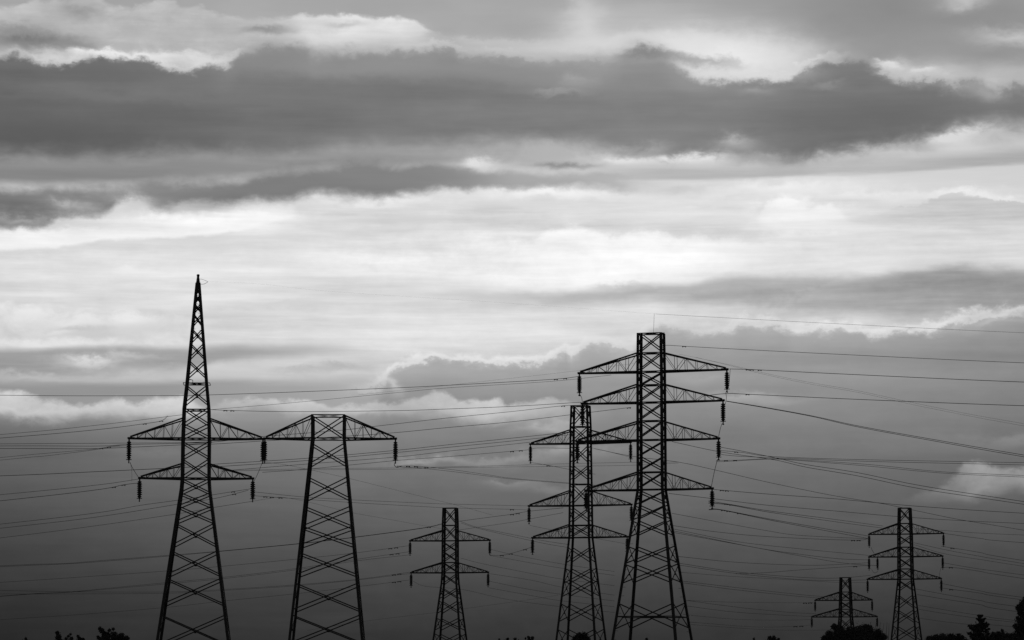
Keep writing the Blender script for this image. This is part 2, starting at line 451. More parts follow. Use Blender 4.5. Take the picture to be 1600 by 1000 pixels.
# -- right of the far right pylon
for lab, p, w, d in [
    ('faint line above the top right arm of the far right pylon', [(1430, 826), (1475, 829), (1600, 836), (XR, 850)], .5, ()),
    ('line running right beside the top right insulator of the far right pylon', [(1472, 833), (1530, 841), (1600, 848), (XR, 880)], .62, ()),
    ('line with a damper at the foot of the top right insulator, running right', [(1471, 853.5), (1487, 856), (1530, 863), (1600, 876), (XR, 945)], .62, (1488,)),
    ('second line below the foot of the top right insulator, running right', [(1428, 848), (1475, 858.5), (1530, 869), (1600, 880.5), (XR, 950)], .55, ()),
    ('line passing behind the tip of the middle right arm, running right', [(1428, 851), (1475, 865), (1540, 875.5), (1600, 885), (XR, 955)], .5, ()),
    ('upper line right of the middle right insulator of the far right pylon', [(1471, 879), (1530, 889), (1600, 898.5), (XR, 962)], .58, ()),
    ('damper line at the foot of the middle right insulator, running right', [(1470, 887.3), (1488, 886.6), (1530, 892.5), (1600, 904), (XR, 968)], .62, (1486,)),
    ('line from the tip of the lowest right arm, ending behind the edge tree', [(1468, 911), (1530, 923), (1600, 933.5), (XR, 990)], .58, ()),
    ('damper line at the foot of the lowest right insulator of the far right pylon', [(1468, 918), (1488, 921), (1530, 926.5), (1600, 937.5), (XR, 996)], .62, (1486,)),
    ('first line below the lowest right insulator, sloping towards the edge tree', [(1430, 920), (1475, 928.5), (1530, 938), (1600, 949), (XR, 1005)], .58, ()),
    ('second line below the lowest right insulator, sloping towards the edge tree', [(1433, 929), (1475, 936), (1530, 944.5), (1600, 957), (XR, 1012)], .6, ()),
    ('line just above the top of the conifer', [(1435, 946), (1480, 953.5), (1540, 963), (1600, 971), (XR, 1020)], .5, ()),
    ('line crossing the very top of the conifer', [(1436, 952), (1480, 959.3), (1540, 967.5), (1600, 974), (XR, 1024)], .5, ()),
    ('lowest faint line crossing the conifer below its top', [(1437, 966), (1480, 972), (1530, 977), (1600, 981), (XR, 1030)], .45, ())]:
    PL(lab, p, 540, 430, w, d)
# -- between the spired pylon, the single-arm pylon and the big pylons
PL('highest line on the left, flat past the spire and up to the top left insulator', [(XL, 612), (0, 617.5), (150, 618.5), (290, 618), (330, 617), (460, 612.5), (620, 606), (700, 602), (860, 593), (906, 588)], 330, 279, .75, (868, 883))
PL('thin line rising from the spired pylon to meet the highest line at the big pylon', [(330, 640), (460, 629), (620, 613.5), (700, 606), (860, 596), (955, 586)], 300, 300, .5)
PL('faint line rising behind the dark cloud to the top left arm of the big pylon', [(560, 617), (745, 597), (896, 580), (990, 568)], 400, 400, .22)
PL('level line with dampers from the spired pylon to the second left arm tip', [(329, 640), (365, 641.5), (460, 643.2), (620, 641.6), (700, 639), (800, 635), (908, 628.5)], 279, 279, .75, (352, 363))
PL('line over the right slope of the trapezoid top, ending on the half-hidden pylon top', [(290, 692.5), (331, 691), (412, 682), (525, 673), (584, 666.3), (700, 653), (800, 643), (880, 634), (912, 633.5)], 330, 382, .7, (881,))
PL('line crossing under the trapezoid top and ending with a small stub inside the big pylon', [(290, 695), (331, 694), (412, 689), (500, 684), (606, 677), (700, 668), (800, 659), (900, 647), (986, 636.5)], 330, 340, .72, (982,))
PL('upper line of three behind the right insulator of the single-arm pylon', [(331, 725.5), (480, 716), (620, 703.5), (700, 695), (820, 682.5), (900, 674)], 330, 384, .72)
PL('middle line of three behind the right insulator of the single-arm pylon', [(335, 729.5), (480, 719.5), (620, 707), (700, 699), (820, 687), (900, 678)], 330, 384, .7)
PL('lower line of three behind the right insulator of the single-arm pylon', [(345, 736), (480, 725), (620, 714), (700, 705), (828, 691)], 330, 381, .65)
PL('damper line ending at the top left insulator of the half-hidden pylon', [(410, 738), (480, 733), (620, 719.5), (700, 713.5), (800, 705), (828, 702.5), (840, 700), (890, 700.5)], 330, 380, .6, (800, 814))
PL('flat pair crossing the picture below the right insulator of the single-arm pylon', [(360, 735), (480, 732.5), (620, 731), (700, 729.5), (800, 727), (888, 724.5), (985, 722.5), (1060, 722)], 400, 400, .42,
   twin=[(360, 736), (480, 734.2), (620, 733), (700, 730.8), (888, 728.5), (985, 727), (1060, 723.5)])
PL('twin line with dampers falling from the right insulator of the single-arm pylon', [(620, 728), (650, 728.5), (700, 733), (760, 741.5), (800, 747.3), (888, 754.5), (930, 758)], 279, 400, .5,
   twin=[(620, 729), (652, 731), (700, 736), (760, 743.6), (800, 748.5), (888, 755.5), (930, 759)], dampers=(638, 650, 667))
PL('faint line falling from behind the single-arm pylon to above the small middle pylon', [(412, 722), (450, 727), (530, 744), (600, 761), (640, 771), (680, 781), (720, 791), (770, 805)], 300, 480, .34)
PL('upper level line from the lower right arm of the spired pylon to the middle arm', [(397, 768.5), (475, 776.5), (560, 781.5), (660, 786), (700, 787.5), (826, 790.5)], 279, 380, .5)
PL('lower level line with dampers from the spired pylon, over the small middle pylon', [(396, 774.5), (430, 777), (475, 780), (555, 785.5), (660, 791.5), (700, 793.5), (800, 795.8), (826, 797)], 279, 380, .5, (415, 424, 438, 800))
PL('faint line drooping from the spired pylon behind the single-arm legs to the small pylon', [(396, 783), (420, 779), (440, 777), (480, 784), (545, 800), (600, 810), (660, 821), (690, 826)], 300, 470, .34)
PL('upper rising line from the small middle pylon up to the middle left arm tip', [(717, 814.5), (770, 807.5), (800, 803.5), (826, 799), (880, 793.5)], 470, 380, .62, (800, 809))
PL('lower rising line from the small middle pylon up to the half-hidden pylon', [(718, 828), (800, 816), (822, 812), (880, 801)], 470, 380, .5)
PL('short twin line falling right from the small pylon top to the lowest left arm', [(718, 814), (745, 823.5), (800, 835), (850, 845), (890, 851)], 470, 420, .48,
   twin=[(720, 817), (745, 825), (800, 838), (850, 849), (890, 856)])
PL('damper line from the small pylon upper right insulator to the lowest left insulator', [(765.5, 867.5), (785, 867.5), (800, 864.5), (826, 856.5), (834, 854)], 470, 381, .62, (784, 798, 820))
PL('short line with damper falling from the top left insulator of the half-hidden pylon', [(829, 722.5), (856, 727), (890, 733.5), (930, 741)], 380, 420, .55, (857,))
PL('thin line from the top left insulator running behind the body of the half-hidden pylon', [(925, 700), (960, 708), (990, 716)], 390, 400, .4)
PL('faint line from the middle left insulator down behind the lowest left arm', [(828, 821), (862, 828), (890, 834), (980, 850)], 381, 430, .38)
# -- below, between the small pylon and the pair
for lab, p, w in [
    ('first line from the upper right insulator of the small pylon, falling right', [(765, 858), (806, 867.6), (883, 882), (960, 893)], .42),
    ('second line from the upper right insulator of the small pylon, falling right', [(766, 868), (810, 876), (879, 888), (960, 899)], .42),
    ('line from above the lower right arm of the small pylon, falling right', [(720, 872), (755, 881), (840, 898), (880, 905), (960, 915)], .42),
    ('line from the tip of the lower right arm of the small pylon, falling right', [(763, 896), (830, 906.5), (876, 917), (960, 930)], .42),
    ('upper line at the lower right insulator of the small pylon, falling right', [(764, 908), (820, 919.5), (876, 928.5), (960, 939)], .44),
    ('lower line at the foot of the lower right insulator, falling right', [(764, 918.5), (830, 930.5), (872, 938), (960, 948)], .42),
    ('lowest line falling right from the left insulators behind the small pylon', [(645, 908), (665, 916), (722, 921), (790, 936), (876, 948), (960, 957)], .38),
    ('faint line rising right near the ground behind the small pylon', [(480, 985), (575, 970), (690, 956), (730, 950.5), (830, 936.5), (872, 930)], .26)]:
    PL(lab, p, 470, 440, w)
# -- left edge
PL('upper line from the left edge up to the body of the spired pylon', [(XL, 712), (0, 679), (150, 664.5), (285, 648)], 340, 279, .55)
PL('damper line from the left edge up to the upper left arm of the spired pylon', [(XL, 716), (0, 684.5), (150, 671.5), (226, 662), (252, 657.5), (262, 650)], 340, 279, .7, (226, 252))
PL('flat line at the left edge just under the upper left arm, topmost of three', [(XL, 697), (0, 693.6), (200, 692.3), (285, 691.5), (331, 690)], 340, 300, .62)
PL('flat line at the left edge under the upper left arm, middle of three', [(XL, 700), (0, 696.8), (150, 697), (200, 694.6), (285, 692.6), (331, 690)], 340, 300, .7)
PL('flat line at the left edge under the upper left arm, lowest of three', [(XL, 702), (0, 700.8), (130, 701.2), (200, 699), (285, 695), (331, 692)], 340, 300, .75)
PL('rising twin line with dampers merging into the three flat lines at left', [(XL, 756), (0, 715), (70, 708.5), (145, 702), (170, 698), (202, 694)], 340, 278, .5,
   twin=[(XL, 762), (0, 719), (70, 712.5), (145, 703.2), (170, 699), (202, 696)], dampers=(158, 170))
PL('dark line midway between the two left arms of the spired pylon', [(XL, 758), (0, 743.6), (150, 737), (200, 734.6), (285, 730.5), (340, 727)], 340, 300, .85)
PL('line from the left edge to the tip of the lower left arm', [(XL, 812), (0, 773), (150, 758), (217, 748.5)], 340, 278, .6)
PL('damper line from the left edge to the lower left insulator top', [(XL, 826), (0, 782.6), (150, 765.5), (193, 757.5), (219, 754.5)], 340, 278, .75, (178, 193))
PL('line rising from the left edge through the foot of the lower left insulator', [(XL, 864), (0, 819), (150, 801.5), (220, 789.5), (285, 780.5), (390, 764), (396, 763)], 340, 300, .62, (363,))
PL('line rising from the left edge just below the lower left insulator', [(XL, 871), (0, 825.5), (150, 808), (280, 787.5), (340, 778), (388, 766)], 340, 300, .62, (366,))
PL('third line under the lower left arm, rising to the lower right insulator foot', [(XL, 890), (0, 840.5), (150, 821.5), (276, 803), (340, 792), (396, 783)], 340, 300, .55)
PL('twin line low on the left, rising behind both tall pylons to the small pylon top', [(XL, 905), (0, 884), (100, 880.5), (150, 876.5), (265, 867.5), (345, 861), (470, 849), (556, 839), (660, 825), (691, 818)], 520, 472, .52,
   twin=[(XL, 906), (0, 885.5), (100, 881.3), (150, 878), (265, 868.8), (345, 861.5), (470, 849.5), (556, 839.5), (660, 825.5), (691, 819)], dampers=(671,))
PL('line low on the left rising to the upper left insulator top of the small pylon', [(XL, 936), (0, 910), (150, 900), (262, 892), (345, 885), (465, 873.5), (555, 864), (640, 852.5)], 520, 471, .46, (610, 620))
PL('twin line low on the left rising to the small pylon upper left insulator foot', [(XL, 968), (0, 931.5), (100, 925.5), (150, 921), (258, 910.5), (350, 902), (465, 888), (560, 873.5), (640, 862)], 520, 471, .44,
   twin=[(XL, 969), (0, 932), (100, 926), (150, 922), (258, 912.5), (350, 904), (465, 890), (560, 876), (640, 867)], dampers=(612, 622))
PL('lower flat pair near the bottom left, passing behind the spired legs', [(XL, 915), (0, 922.5), (100, 924.5), (260, 925), (350, 921), (460, 914), (560, 905), (641, 894)], 520, 471, .42,
   twin=[(XL, 926), (0, 928), (100, 928), (260, 927), (350, 922.5), (460, 915.5), (560, 906), (641, 896)], dampers=(615, 623))
PL('lowest line on the left, rising to the lower left insulator of the small pylon', [(XL, 1000), (0, 968.5), (100, 962), (250, 950), (350, 939), (460, 928), (560, 916.5), (641, 906)], 520, 471, .4, (616, 625))

# ------------------------------------------------------------------ trees
def tree(name, label, cat, Y, clumps, body, nleaf, leaf_px=1.5, twigs=(), group='dark trees and bushes along the bottom edge', squash=1.0):
    """clumps/body: (px, py, radius px) foliage masses seen in the photograph, at distance Y"""
    k = Y/FPX
    xs = sum(c[0] for c in body)/len(body)
    base = at(xs, 1000, Y); base.z = 0
    root = empty(name, base); tag(root, label, cat, group)
    rnd = random.Random(label)
    m = MB(); tr = MB(); cents = []
    for lst in (clumps, body):
        for (px, py, r) in lst:
            c = at(px, py, Y) - base; R = r*k
            depth = rnd.uniform(-0.8, 0.8)*min(2.2, R)
            c.y += depth; cents.append((c, R))
            n = int(9*r*r*(1.5/leaf_px)**2)+25 if py-r < 1002 else int(2.2*r*r)+25
            for _ in range(n):
                d = Vector((rnd.gauss(0, 1), rnd.gauss(0, 1), rnd.gauss(0, 1))).normalized()
                rr = R*(rnd.random()**0.45)*(1+0.22*rnd.gauss(0, 1)*rnd.random())
                p = c + Vector((d.x*rr, d.y*rr, d.z*rr*squash))
                L = leaf_px*k*rnd.uniform(0.7, 1.5)
                a = Vector((rnd.gauss(0, 1), rnd.gauss(0, 1), rnd.gauss(0, 1))).normalized()
                b = a.cross(Vector((rnd.gauss(0, 1), rnd.gauss(0, 1), rnd.gauss(0, 1)))).normalized()
                q = [p-a*L, p+b*L*0.45-a*L*0.1, p+a*L, p-b*L*0.45+a*L*0.1]
                m.add(q, [(0, 1, 2, 3)])
    top = max(c.z for c, _ in cents)
    tr.tube([(0, 0, 0), (0.05, 0, top*.25), (-.05, .05, top*.5), (0, 0, top*.7)], max(.12, top*.03), 8, max(.05, top*.012))
    for c, R in cents:
        z0 = min(c.z*0.75, top*.65)
        s = Vector((0, 0, z0)); mid = s.lerp(c, .5)+Vector((0, 0, -0.1*R))
        tr.tube([s, mid, c+Vector((0, 0, R*.5))], max(.04, R*.05), 5, .015)
    for (x0, y0, x1, y1) in twigs:
        a, b = at(x0, y0, Y)-base, at(x1, y1, Y)-base
        tr.tube([a, a.lerp(b, .5)+Vector((.4*k, 0, 0)), b], .4*k, 4, .15*k)
    tr.build('trunk', BARK, root); m.build('crown', LEAF, root)

def conifer(label, px, py_top, Y, half, nt=15):
    k = Y/FPX; tip = at(px, py_top, Y); base = Vector((tip.x, Y, 0)); H = tip.z
    root = empty('conifer_tree', base); tag(root, label, 'conifer', 'dark trees and bushes along the bottom edge')
    rnd = random.Random(11); m, tr = MB(), MB()
    tr.tube([(0, 0, 0), (0, 0, H*.5), (0, 0, H)], .18, 8, .02)
    for t in range(nt):
        f = (t+.4)/nt; z = H - f*H*.86; zj = H*.86/nt
        L = half(f*H*.86/k)*k
        nb = 7 if t > 2 else 5
        for b in range(nb):
            an = 2*math.pi*(b+rnd.random()*.7)/nb; LL = L*rnd.choice((.5, .75, .9, 1.0, 1.1, 1.3))*rnd.uniform(.8, 1.1)
            d = Vector((math.cos(an), math.sin(an), 0))
            s = Vector((0, 0, z+zj*rnd.uniform(-1, 1)*(.9 if t > 1 else .2))); mid = s + d*LL*.55 + Vector((0, 0, -LL*.12)); e = s + d*LL + Vector((0, 0, LL*rnd.uniform(-.02, .22)))
            tr.tube([s, mid, e], .035, 4, .01)
            for _ in range(int(50+LL*60)):
                q = rnd.random()**.8; p = s.lerp(mid, q*2) if q < .5 else mid.lerp(e, q*2-1)
                p = p + Vector((rnd.gauss(0, 1), rnd.gauss(0, 1), rnd.gauss(0, 1.1)-.4))*LL*.13*(1.25-q)
                l = 2.4*k*rnd.uniform(.6, 1.3)
                a = (d*rnd.uniform(.2, 1)+Vector((rnd.gauss(0, .6), rnd.gauss(0, .6), rnd.gauss(0, .5)))).normalized()
                bb = a.cross(Vector((rnd.gauss(0, 1), rnd.gauss(0, 1), rnd.gauss(0, 1)))).normalized()
                m.add([p-a*l, p+bb*l*.4, p+a*l, p-bb*l*.4], [(0, 1, 2, 3)])
    tr.build('trunk', BARK, root); m.build('crown', LEAF, root)

tree('leafy_tree', 'sparse tree with three ragged sprigs at the bottom left, left of the thicker crown', 'tree', 250,
     [(90, 989, 3.4), (91, 996, 5), (103, 998, 2.4), (107, 994, 2.0), (110, 991, 1.6), (112, 998, 3), (122, 994, 2.4), (124, 998, 3.4), (130, 999, 2.6)],
     [(92, 1006, 8), (110, 1008, 9), (126, 1008, 8), (108, 1030, 24), (108, 1050, 26)], 3800, 1.3, [(108, 1000, 111, 987), (121, 1000, 125, 990)])
tree('leafy_tree', 'thicker ragged tree crown at the bottom left, just left of the spired pylon', 'tree', 250,
     [(156, 982, 3.2), (160, 986, 4.5), (171, 985, 2.4), (177, 983, 2.2), (165, 993, 7), (178, 993, 6), (189, 995, 6), (198, 997, 4.5), (154, 996, 3)],
     [(165, 1004, 12), (182, 1006, 13), (197, 1010, 10), (180, 1030, 28), (180, 1052, 28)], 5200, 1.4)
tree('leafy_tree', 'lone tiny treetop peeking over the bottom edge at far left', 'tree', 250,
     [(40, 997.5, 1.6), (41, 1000, 2)], [(40, 1008, 7), (40, 1030, 20)], 1500, 1.2, [(40, 1004, 39.5, 994)])
tree('bush', 'rounded dark bush under the middle of the half-hidden pylon', 'bush', 330,
     [(905, 994, 6), (913, 994, 6), (899, 998, 5), (918, 998, 4)], [(908, 1003, 14), (907, 1024, 24), (907, 1050, 26)], 4200, 1.3)
tree('leafy_tree', 'low ragged treetop with small tufts left of the half-hidden pylon', 'tree', 330,
     [(780, 999, 1.4), (793, 998.5, 2.2), (805, 999, 2.6), (821, 997.5, 1.2), (826, 996.5, 2.6), (832, 997, 2.8)], [(790, 1008, 8), (808, 1008, 8), (828, 1005, 7), (812, 1035, 26)], 2800, 1.2)
tree('bush', 'small bush top between the legs of the largest pylon', 'bush', 330,
     [(1010, 999, 2.2)], [(1011, 1006, 6), (1010, 1030, 18)], 1300, 1.2)
tree('leafy_tree', 'small treetop bump left of the big rounded bush', 'tree', 400,
     [(1178, 998.5, 1.8), (1203, 997, 3.5), (1209, 996.5, 3.5), (1216, 999, 2.6)], [(1206, 1006, 10), (1195, 1030, 24)], 2000, 1.2)
tree('bush', 'big rounded bush with a ragged outline hiding the foot of the smallest pylon', 'bush', 420,
     [(1303, 979, 5), (1312, 984, 8), (1345, 982, 5), (1352, 979, 4), (1358, 982, 6), (1330, 988, 9), (1372, 989, 7), (1380, 995, 6), (1296, 991, 6), (1289, 998, 6)],
     [(1312, 1000, 19), (1332, 998, 20), (1352, 998, 19), (1370, 1002, 14), (1296, 1004, 12), (1335, 1030, 44), (1335, 1050, 48)], 9000, 1.3,
     [(1372, 990, 1376, 972), (1378, 992, 1381, 974), (1384, 996, 1386, 971), (1388, 1000, 1389, 974), (1366, 985, 1369, 974), (1350, 980, 1350, 973), (1303, 980, 1302, 974)])
tree('hedge_tree', 'low broad tree with a flat-topped crown between the far right pylon and the conifer', 'tree', 380,
     [(1452, 998, 5), (1462, 996, 5), (1474, 994.5, 5), (1486, 994, 4.5), (1497, 994, 4.5), (1503, 996, 4)], [(1456, 1004, 10), (1470, 1003, 12), (1486, 1002, 12), (1500, 1004, 10), (1480, 1034, 34)], 4800, 1.2)
conifer('pointed dark conifer near the right edge', 1531, 960, 300, lambda p: 3.0 + p*0.55 if p < 40 else min(34, 25+(p-40)*.12), 22)
tree('bush', 'low scrub between the conifer and the tree at the right edge', 'bush', 300,
     [(1552, 991, 4), (1559, 991, 5), (1566, 985, 2.4), (1567, 990, 3), (1574, 994, 5), (1583, 995, 6)], [(1552, 1000, 10), (1564, 999, 11), (1578, 1001, 11), (1568, 1022, 26)], 3600, 1.3, [(1565, 992, 1566, 983)])
tree('leafy_tree', 'tall dark tree cut off by the right edge', 'tree', 260,
     [(1592, 950, 6), (1600, 945, 8), (1594, 957, 5), (1598, 974, 8), (1590, 966, 3), (1586, 978, 4), (1592, 984, 6), (1604, 938, 7)],
     [(1606, 952, 15), (1607, 972, 17), (1601, 994, 17), (1612, 1010, 24), (1610, 1035, 28)], 7000, 1.4)

# ------------------------------------------------------------------ daylight
SUN_EL, SUN_AZ = math.radians(11.5), math.radians(2.5)
sd = bpy.data.lights.new('sun', 'SUN'); sd.energy = 0.5; sd.angle = math.radians(12)
so = bpy.data.objects.new('sun', sd); COL.objects.link(so)
so.location = (0, 0, 100)
dirn = Vector((math.sin(SUN_AZ)*math.cos(SUN_EL), math.cos(SUN_AZ)*math.cos(SUN_EL), math.sin(SUN_EL)))
so.rotation_euler = dirn.to_track_quat('Z', 'Y').to_euler()

world = bpy.data.worlds.new('World'); S.world = world; world.use_nodes = True
NT = world.node_tree; NT.nodes.clear(); LN = NT.links.new
class N:
    """a number flowing through the sky's node tree"""
    def __init__(s, sock): s.s = sock
    def __add__(a, b): return mth('ADD', a, b)
    __radd__ = __add__
    def __sub__(a, b): return mth('SUBTRACT', a, b)
    def __rsub__(a, b): return mth('SUBTRACT', b, a)
    def __mul__(a, b): return mth('MULTIPLY', a, b)
    __rmul__ = __mul__
    def __truediv__(a, b): return mth('DIVIDE', a, b)
def put(inp, x):
    if isinstance(x, N): LN(x.s, inp)
    else: inp.default_value = x
def mth(op, a, b=None, clamp=False):
    n = NT.nodes.new('ShaderNodeMath'); n.operation = op; n.use_clamp = clamp
    put(n.inputs[0], a)
    if b is not None: put(n.inputs[1], b)
    return N(n.outputs[0])
def ss(x, lo, hi):
    n = NT.nodes.new('ShaderNodeMapRange'); n.interpolation_type = 'SMOOTHSTEP'; n.clamp = False
    put(n.inputs['Value'], x); put(n.inputs['From Min'], lo); put(n.inputs['From Max'], hi)
    return N(n.outputs[0])
def comb(x, y, z=0.0):
    n = NT.nodes.new('ShaderNodeCombineXYZ'); put(n.inputs[0], x); put(n.inputs[1], y); put(n.inputs[2], z); return n.outputs[0]
def noise(sx, sy, off=0.0, detail=6, rough=0.55, dist=0.0, src=None):
    """fractal noise of about sx by sy photograph-pixel features, -1..1"""
    uu, vv = src or (u, v)
    n = NT.nodes.new('ShaderNodeTexNoise'); n.inputs['Scale'].default_value = 1.0
    n.inputs['Detail'].default_value = detail; n.inputs['Roughness'].default_value = rough; n.inputs['Distortion'].default_value = dist
    LN(comb(uu*(1/sx), vv*(1/sy), off), n.inputs['Vector'])
    return (N(n.outputs['Fac'])-0.5)*5.0
U0, UW = -400.0, 2400.0
_norm = {}
def cur(pts, x, lo=U0, w=UW, vmax=1200.0):
    n = NT.nodes.new('ShaderNodeFloatCurve'); c = n.mapping.curves[0]
    n.mapping.extend = 'HORIZONTAL'
    P = [((px-lo)/w, (py+200)/(vmax+200)) for px, py in pts]
    while len(c.points) < len(P): c.points.new(0.5, 0.5)
    for q, (a, b) in zip(c.points, P): q.location = (a, b); q.handle_type = 'AUTO_CLAMPED'
    n.mapping.update()
    key = (id(x), lo, w)
    if key not in _norm: _norm[key] = (x-lo)*(1/w)
    put(n.inputs['Value'], _norm[key])
    return mad(N(n.outputs[0]), vmax+200, -200.0)
def mad(a, b, c):
    n = NT.nodes.new('ShaderNodeMath'); n.operation = 'MULTIPLY_ADD'
    for i, q in enumerate((a, b, c)): put(n.inputs[i], q)
    return N(n.outputs[0])
def val(a, x=None):
    if isinstance(a, (list, tuple)): return cur(a, x or u)
    return a

# direction of view -> azimuth and elevation, in units of 1/5000 radian (u to the right, v downwards)
tc = NT.nodes.new('ShaderNodeTexCoord'); sp = NT.nodes.new('ShaderNodeSeparateXYZ')
LN(tc.outputs['Generated'], sp.inputs[0])
X, Y_, Z = (N(sp.outputs[i]) for i in range(3))
u = mth('ARCTAN2', X, Y_)*5000.0 + 800.0
v = 1079.0 - mth('ARCSINE', Z)*5000.0

NW1 = noise(160, 60, 3.1, 5, .55)            # broad warp
NW2 = noise(160, 60, 9.7, 5, .55)
NC = noise(46, 30, 1.3, 7, .58, 0.3)         # cumulus lumps
NF = noise(16, 11, 5.2, 4, .6)               # fine fluff
NS = noise(420, 34, 2.2, 7, .55, 0.2)        # long streaks
NS2 = noise(210, 17, 7.4, 6, .6, 0.2)        # fine streaks
NL = noise(300, 110, 4.4, 4, .5)             # big soft tones
wu, wv = u + NW1*22 + NC*7, v + NW2*9 + NC*5 + NF*2

col = None
def over(c, a):
    global col
    n = NT.nodes.new('ShaderNodeMix'); n.data_type = 'FLOAT'; n.clamp_factor = True
    put(n.inputs[0], a); put(n.inputs[2], col); put(n.inputs[3], c)
    col = N(n.outputs[0])
def layer(top, bot, st, sb, c, op=1.0, nt=None, nb=None, tex=None, crest=None):
    T, B = val(top), val(bot); st, sb = val(st), val(sb)
    if crest: c0 = (1.0-ss(v, T-6.0, T+46.0))*val(crest)
    a = ss(v + (nt if nt is not None else 0.0), T-st, T+st) * (1.0 - ss(v + (nb if nb is not None else 0.0), B-sb, B+sb))
    if op != 1.0: a = a*(val(op)*.01 if isinstance(op, (list, tuple)) else op)
    c = val(c)
    if tex is not None: c = tex + c
    if crest: c = c0 + c
    over(c, a)
_wisp, _rot = {}, {}
def vmath(op, a, b, c=None):
    n = NT.nodes.new('ShaderNodeVectorMath'); n.operation = op
    for i, q in enumerate((a, b, c)):
        if q is None: continue
        if isinstance(q, tuple): n.inputs[i].default_value = q
        else: LN(q, n.inputs[i])
    return n
def blob(cx, cy, rx, ry, c, op=1.0, wisp=0.0, rot=0.0):
    rot = min((0.0, .12, -.12, -.35), key=lambda q: abs(q-rot))
    if rot not in _rot: _rot[rot] = comb(wu, wv - wu*rot if rot else wv)
    cy2 = cy - cx*rot
    d = vmath('MULTIPLY_ADD', _rot[rot], (1/rx, 1/ry, 0), (-cx/rx, -cy2/ry, 0)).outputs[0]
    d = N(vmath('DOT_PRODUCT', d, d).outputs['Value'])
    a = mth('POWER', 0.3679, d)
    if wisp:
        wisp = .2 if wisp < .25 else (.32 if wisp < .4 else .47)
        if wisp not in _wisp: _wisp[wisp] = 1.0 + (NC+NF*.4)*wisp
        a = a*_wisp[wisp]
    if op != 1.0: a = a*op
    over(c, a)
def rim(top, w_up, w_dn, c, op, n):
    """lit edge just above a cloud's top outline"""
    T = val(top); d = v + n - T
    a = ss(d, -w_up, -1.0)*(1.0-ss(d, -1.0, w_dn))
    over(c, a*val(op)*.01*(1.0+NC*.35+NW1*.3))

# --- open sky behind the clouds: brightness by elevation
vw = v + NS*10 + NL*8
col = cur([(-600, 120), (-200, 150), (0, 166), (60, 190), (110, 205), (200, 205), (300, 216), (350, 224), (420, 225), (470, 222), (540, 217), (590, 198),
           (630, 172), (680, 138), (720, 122), (800, 101), (900, 75), (1000, 55), (1100, 45)], vw, -600, 1800)
# sides fall off
side = cur([(-400, 70), (0, 80), (250, 93), (500, 99), (800, 102), (1100, 100), (1350, 98), (1600, 92), (2000, 80)], u)*.01
low = ss(v, 480.0, 700.0)
col = col*(1.0 + (side-1.0)*(low*.85+.15))
col = col + NS*5 + NS2*3
# --- high grey veil, upper right, and the glow round the hidden sun
layer(-300, 118, 60, 34, [(1000, 160), (1200, 150), (1350, 143), (1600, 148)], [(1080, 0), (1180, 45), (1290, 95), (1400, 100)], None, NW2*14, NL*7)
layer(-300, [(0, 20), (400, 40), (640, 40), (700, 70), (860, 70)], 60, 20, 166, [(-400, 80), (400, 80), (800, 80), (900, 0)], None, NW2*8, NL*7)
blob(1140, 92, 130, 34, 238, .95); blob(1050, 75, 90, 26, 226, .8); blob(915, 35, 34, 42, 214, .75); blob(940, 70, 90, 18, 215, .7); blob(1235, 105, 50, 24, 225, .6)
blob(1512, 16, 42, 14, 196, .85); blob(1585, 68, 62, 14, 198, .85); blob(1020, 22, 80, 22, 182, .5)
# --- fluffy bank, upper left
topA = [(-400, 30), (0, 26), (25, 24), (45, 14), (75, 13), (95, 18), (110, 9), (140, 8), (160, 22), (195, 24), (220, 20), (240, 9), (262, 8), (280, 18), (305, 17), (330, 30), (370, 36), (400, 36),
        (440, 33), (480, 28), (540, 29), (600, 31), (640, 36), (680, 56), (760, 62), (860, 66)]
layer(topA, 130, 5, 20, [(0, 188), (200, 182), (330, 184), (420, 196), (480, 216), (600, 220), (700, 205), (850, 205)], [(-400, 100), (640, 100), (700, 70), (860, 40), (900, 0)], NC*5+NF*2, None, NC*9+NS2*7)
rim(topA, 1.0, 14.0, 222, [(0, 60), (250, 60), (290, 60), (330, 0), (420, 0), (470, 60), (640, 70), (700, 10)], NC*5+NF*2)
blob(120, 27, 34, 10, 146, .85, .25); blob(40, 78, 78, 19, 122, 1.0, .2); blob(20, 62, 30, 10, 140, .7, .2); blob(110, 84, 30, 10, 130, .6, .2)
blob(415, 50, 44, 7, 142, .85, .2); blob(545, 46, 34, 6, 178, .6, .3); blob(330, 48, 30, 10, 168, .5, .4); blob(690, 62, 30, 5, 182, .7, .3); blob(265, 60, 90, 8, 182, .5, .3)
# --- the long dark band
topB = [(-400, 112), (0, 112), (20, 104), (40, 106), (60, 116), (90, 115), (112, 108), (130, 103), (180, 102), (215, 104), (240, 112), (265, 119), (295, 118), (315, 111), (340, 114), (356, 106), (366, 93), (385, 86), (405, 79),
        (440, 76), (470, 84), (486, 97), (505, 91), (540, 87), (600, 86), (660, 83), (690, 77), (705, 78), (722, 86), (790, 94), (830, 98), (900, 101), (935, 104), (965, 96), (985, 86), (1030, 90), (1052, 104), (1075, 118), (1100, 127), (1130, 130),
        (1170, 128), (1200, 131), (1235, 130), (1258, 118), (1285, 110), (1305, 100), (1330, 98), (1352, 103), (1372, 117), (1395, 127), (1430, 136), (1470, 140), (1500, 146), (1530, 146), (1555, 158), (1580, 152), (1600, 150), (2000, 150)]
botB = [(-400, 268), (0, 264), (200, 263), (400, 252), (560, 242), (700, 234), (800, 226), (900, 226), (960, 238), (1000, 250), (1040, 260), (1100, 252), (1160, 256), (1240, 262), (1300, 250), (1400, 240), (1450, 230), (1520, 214), (1600, 212), (2000, 212)]
eB = NC*7 + NF*4 + NW1*3
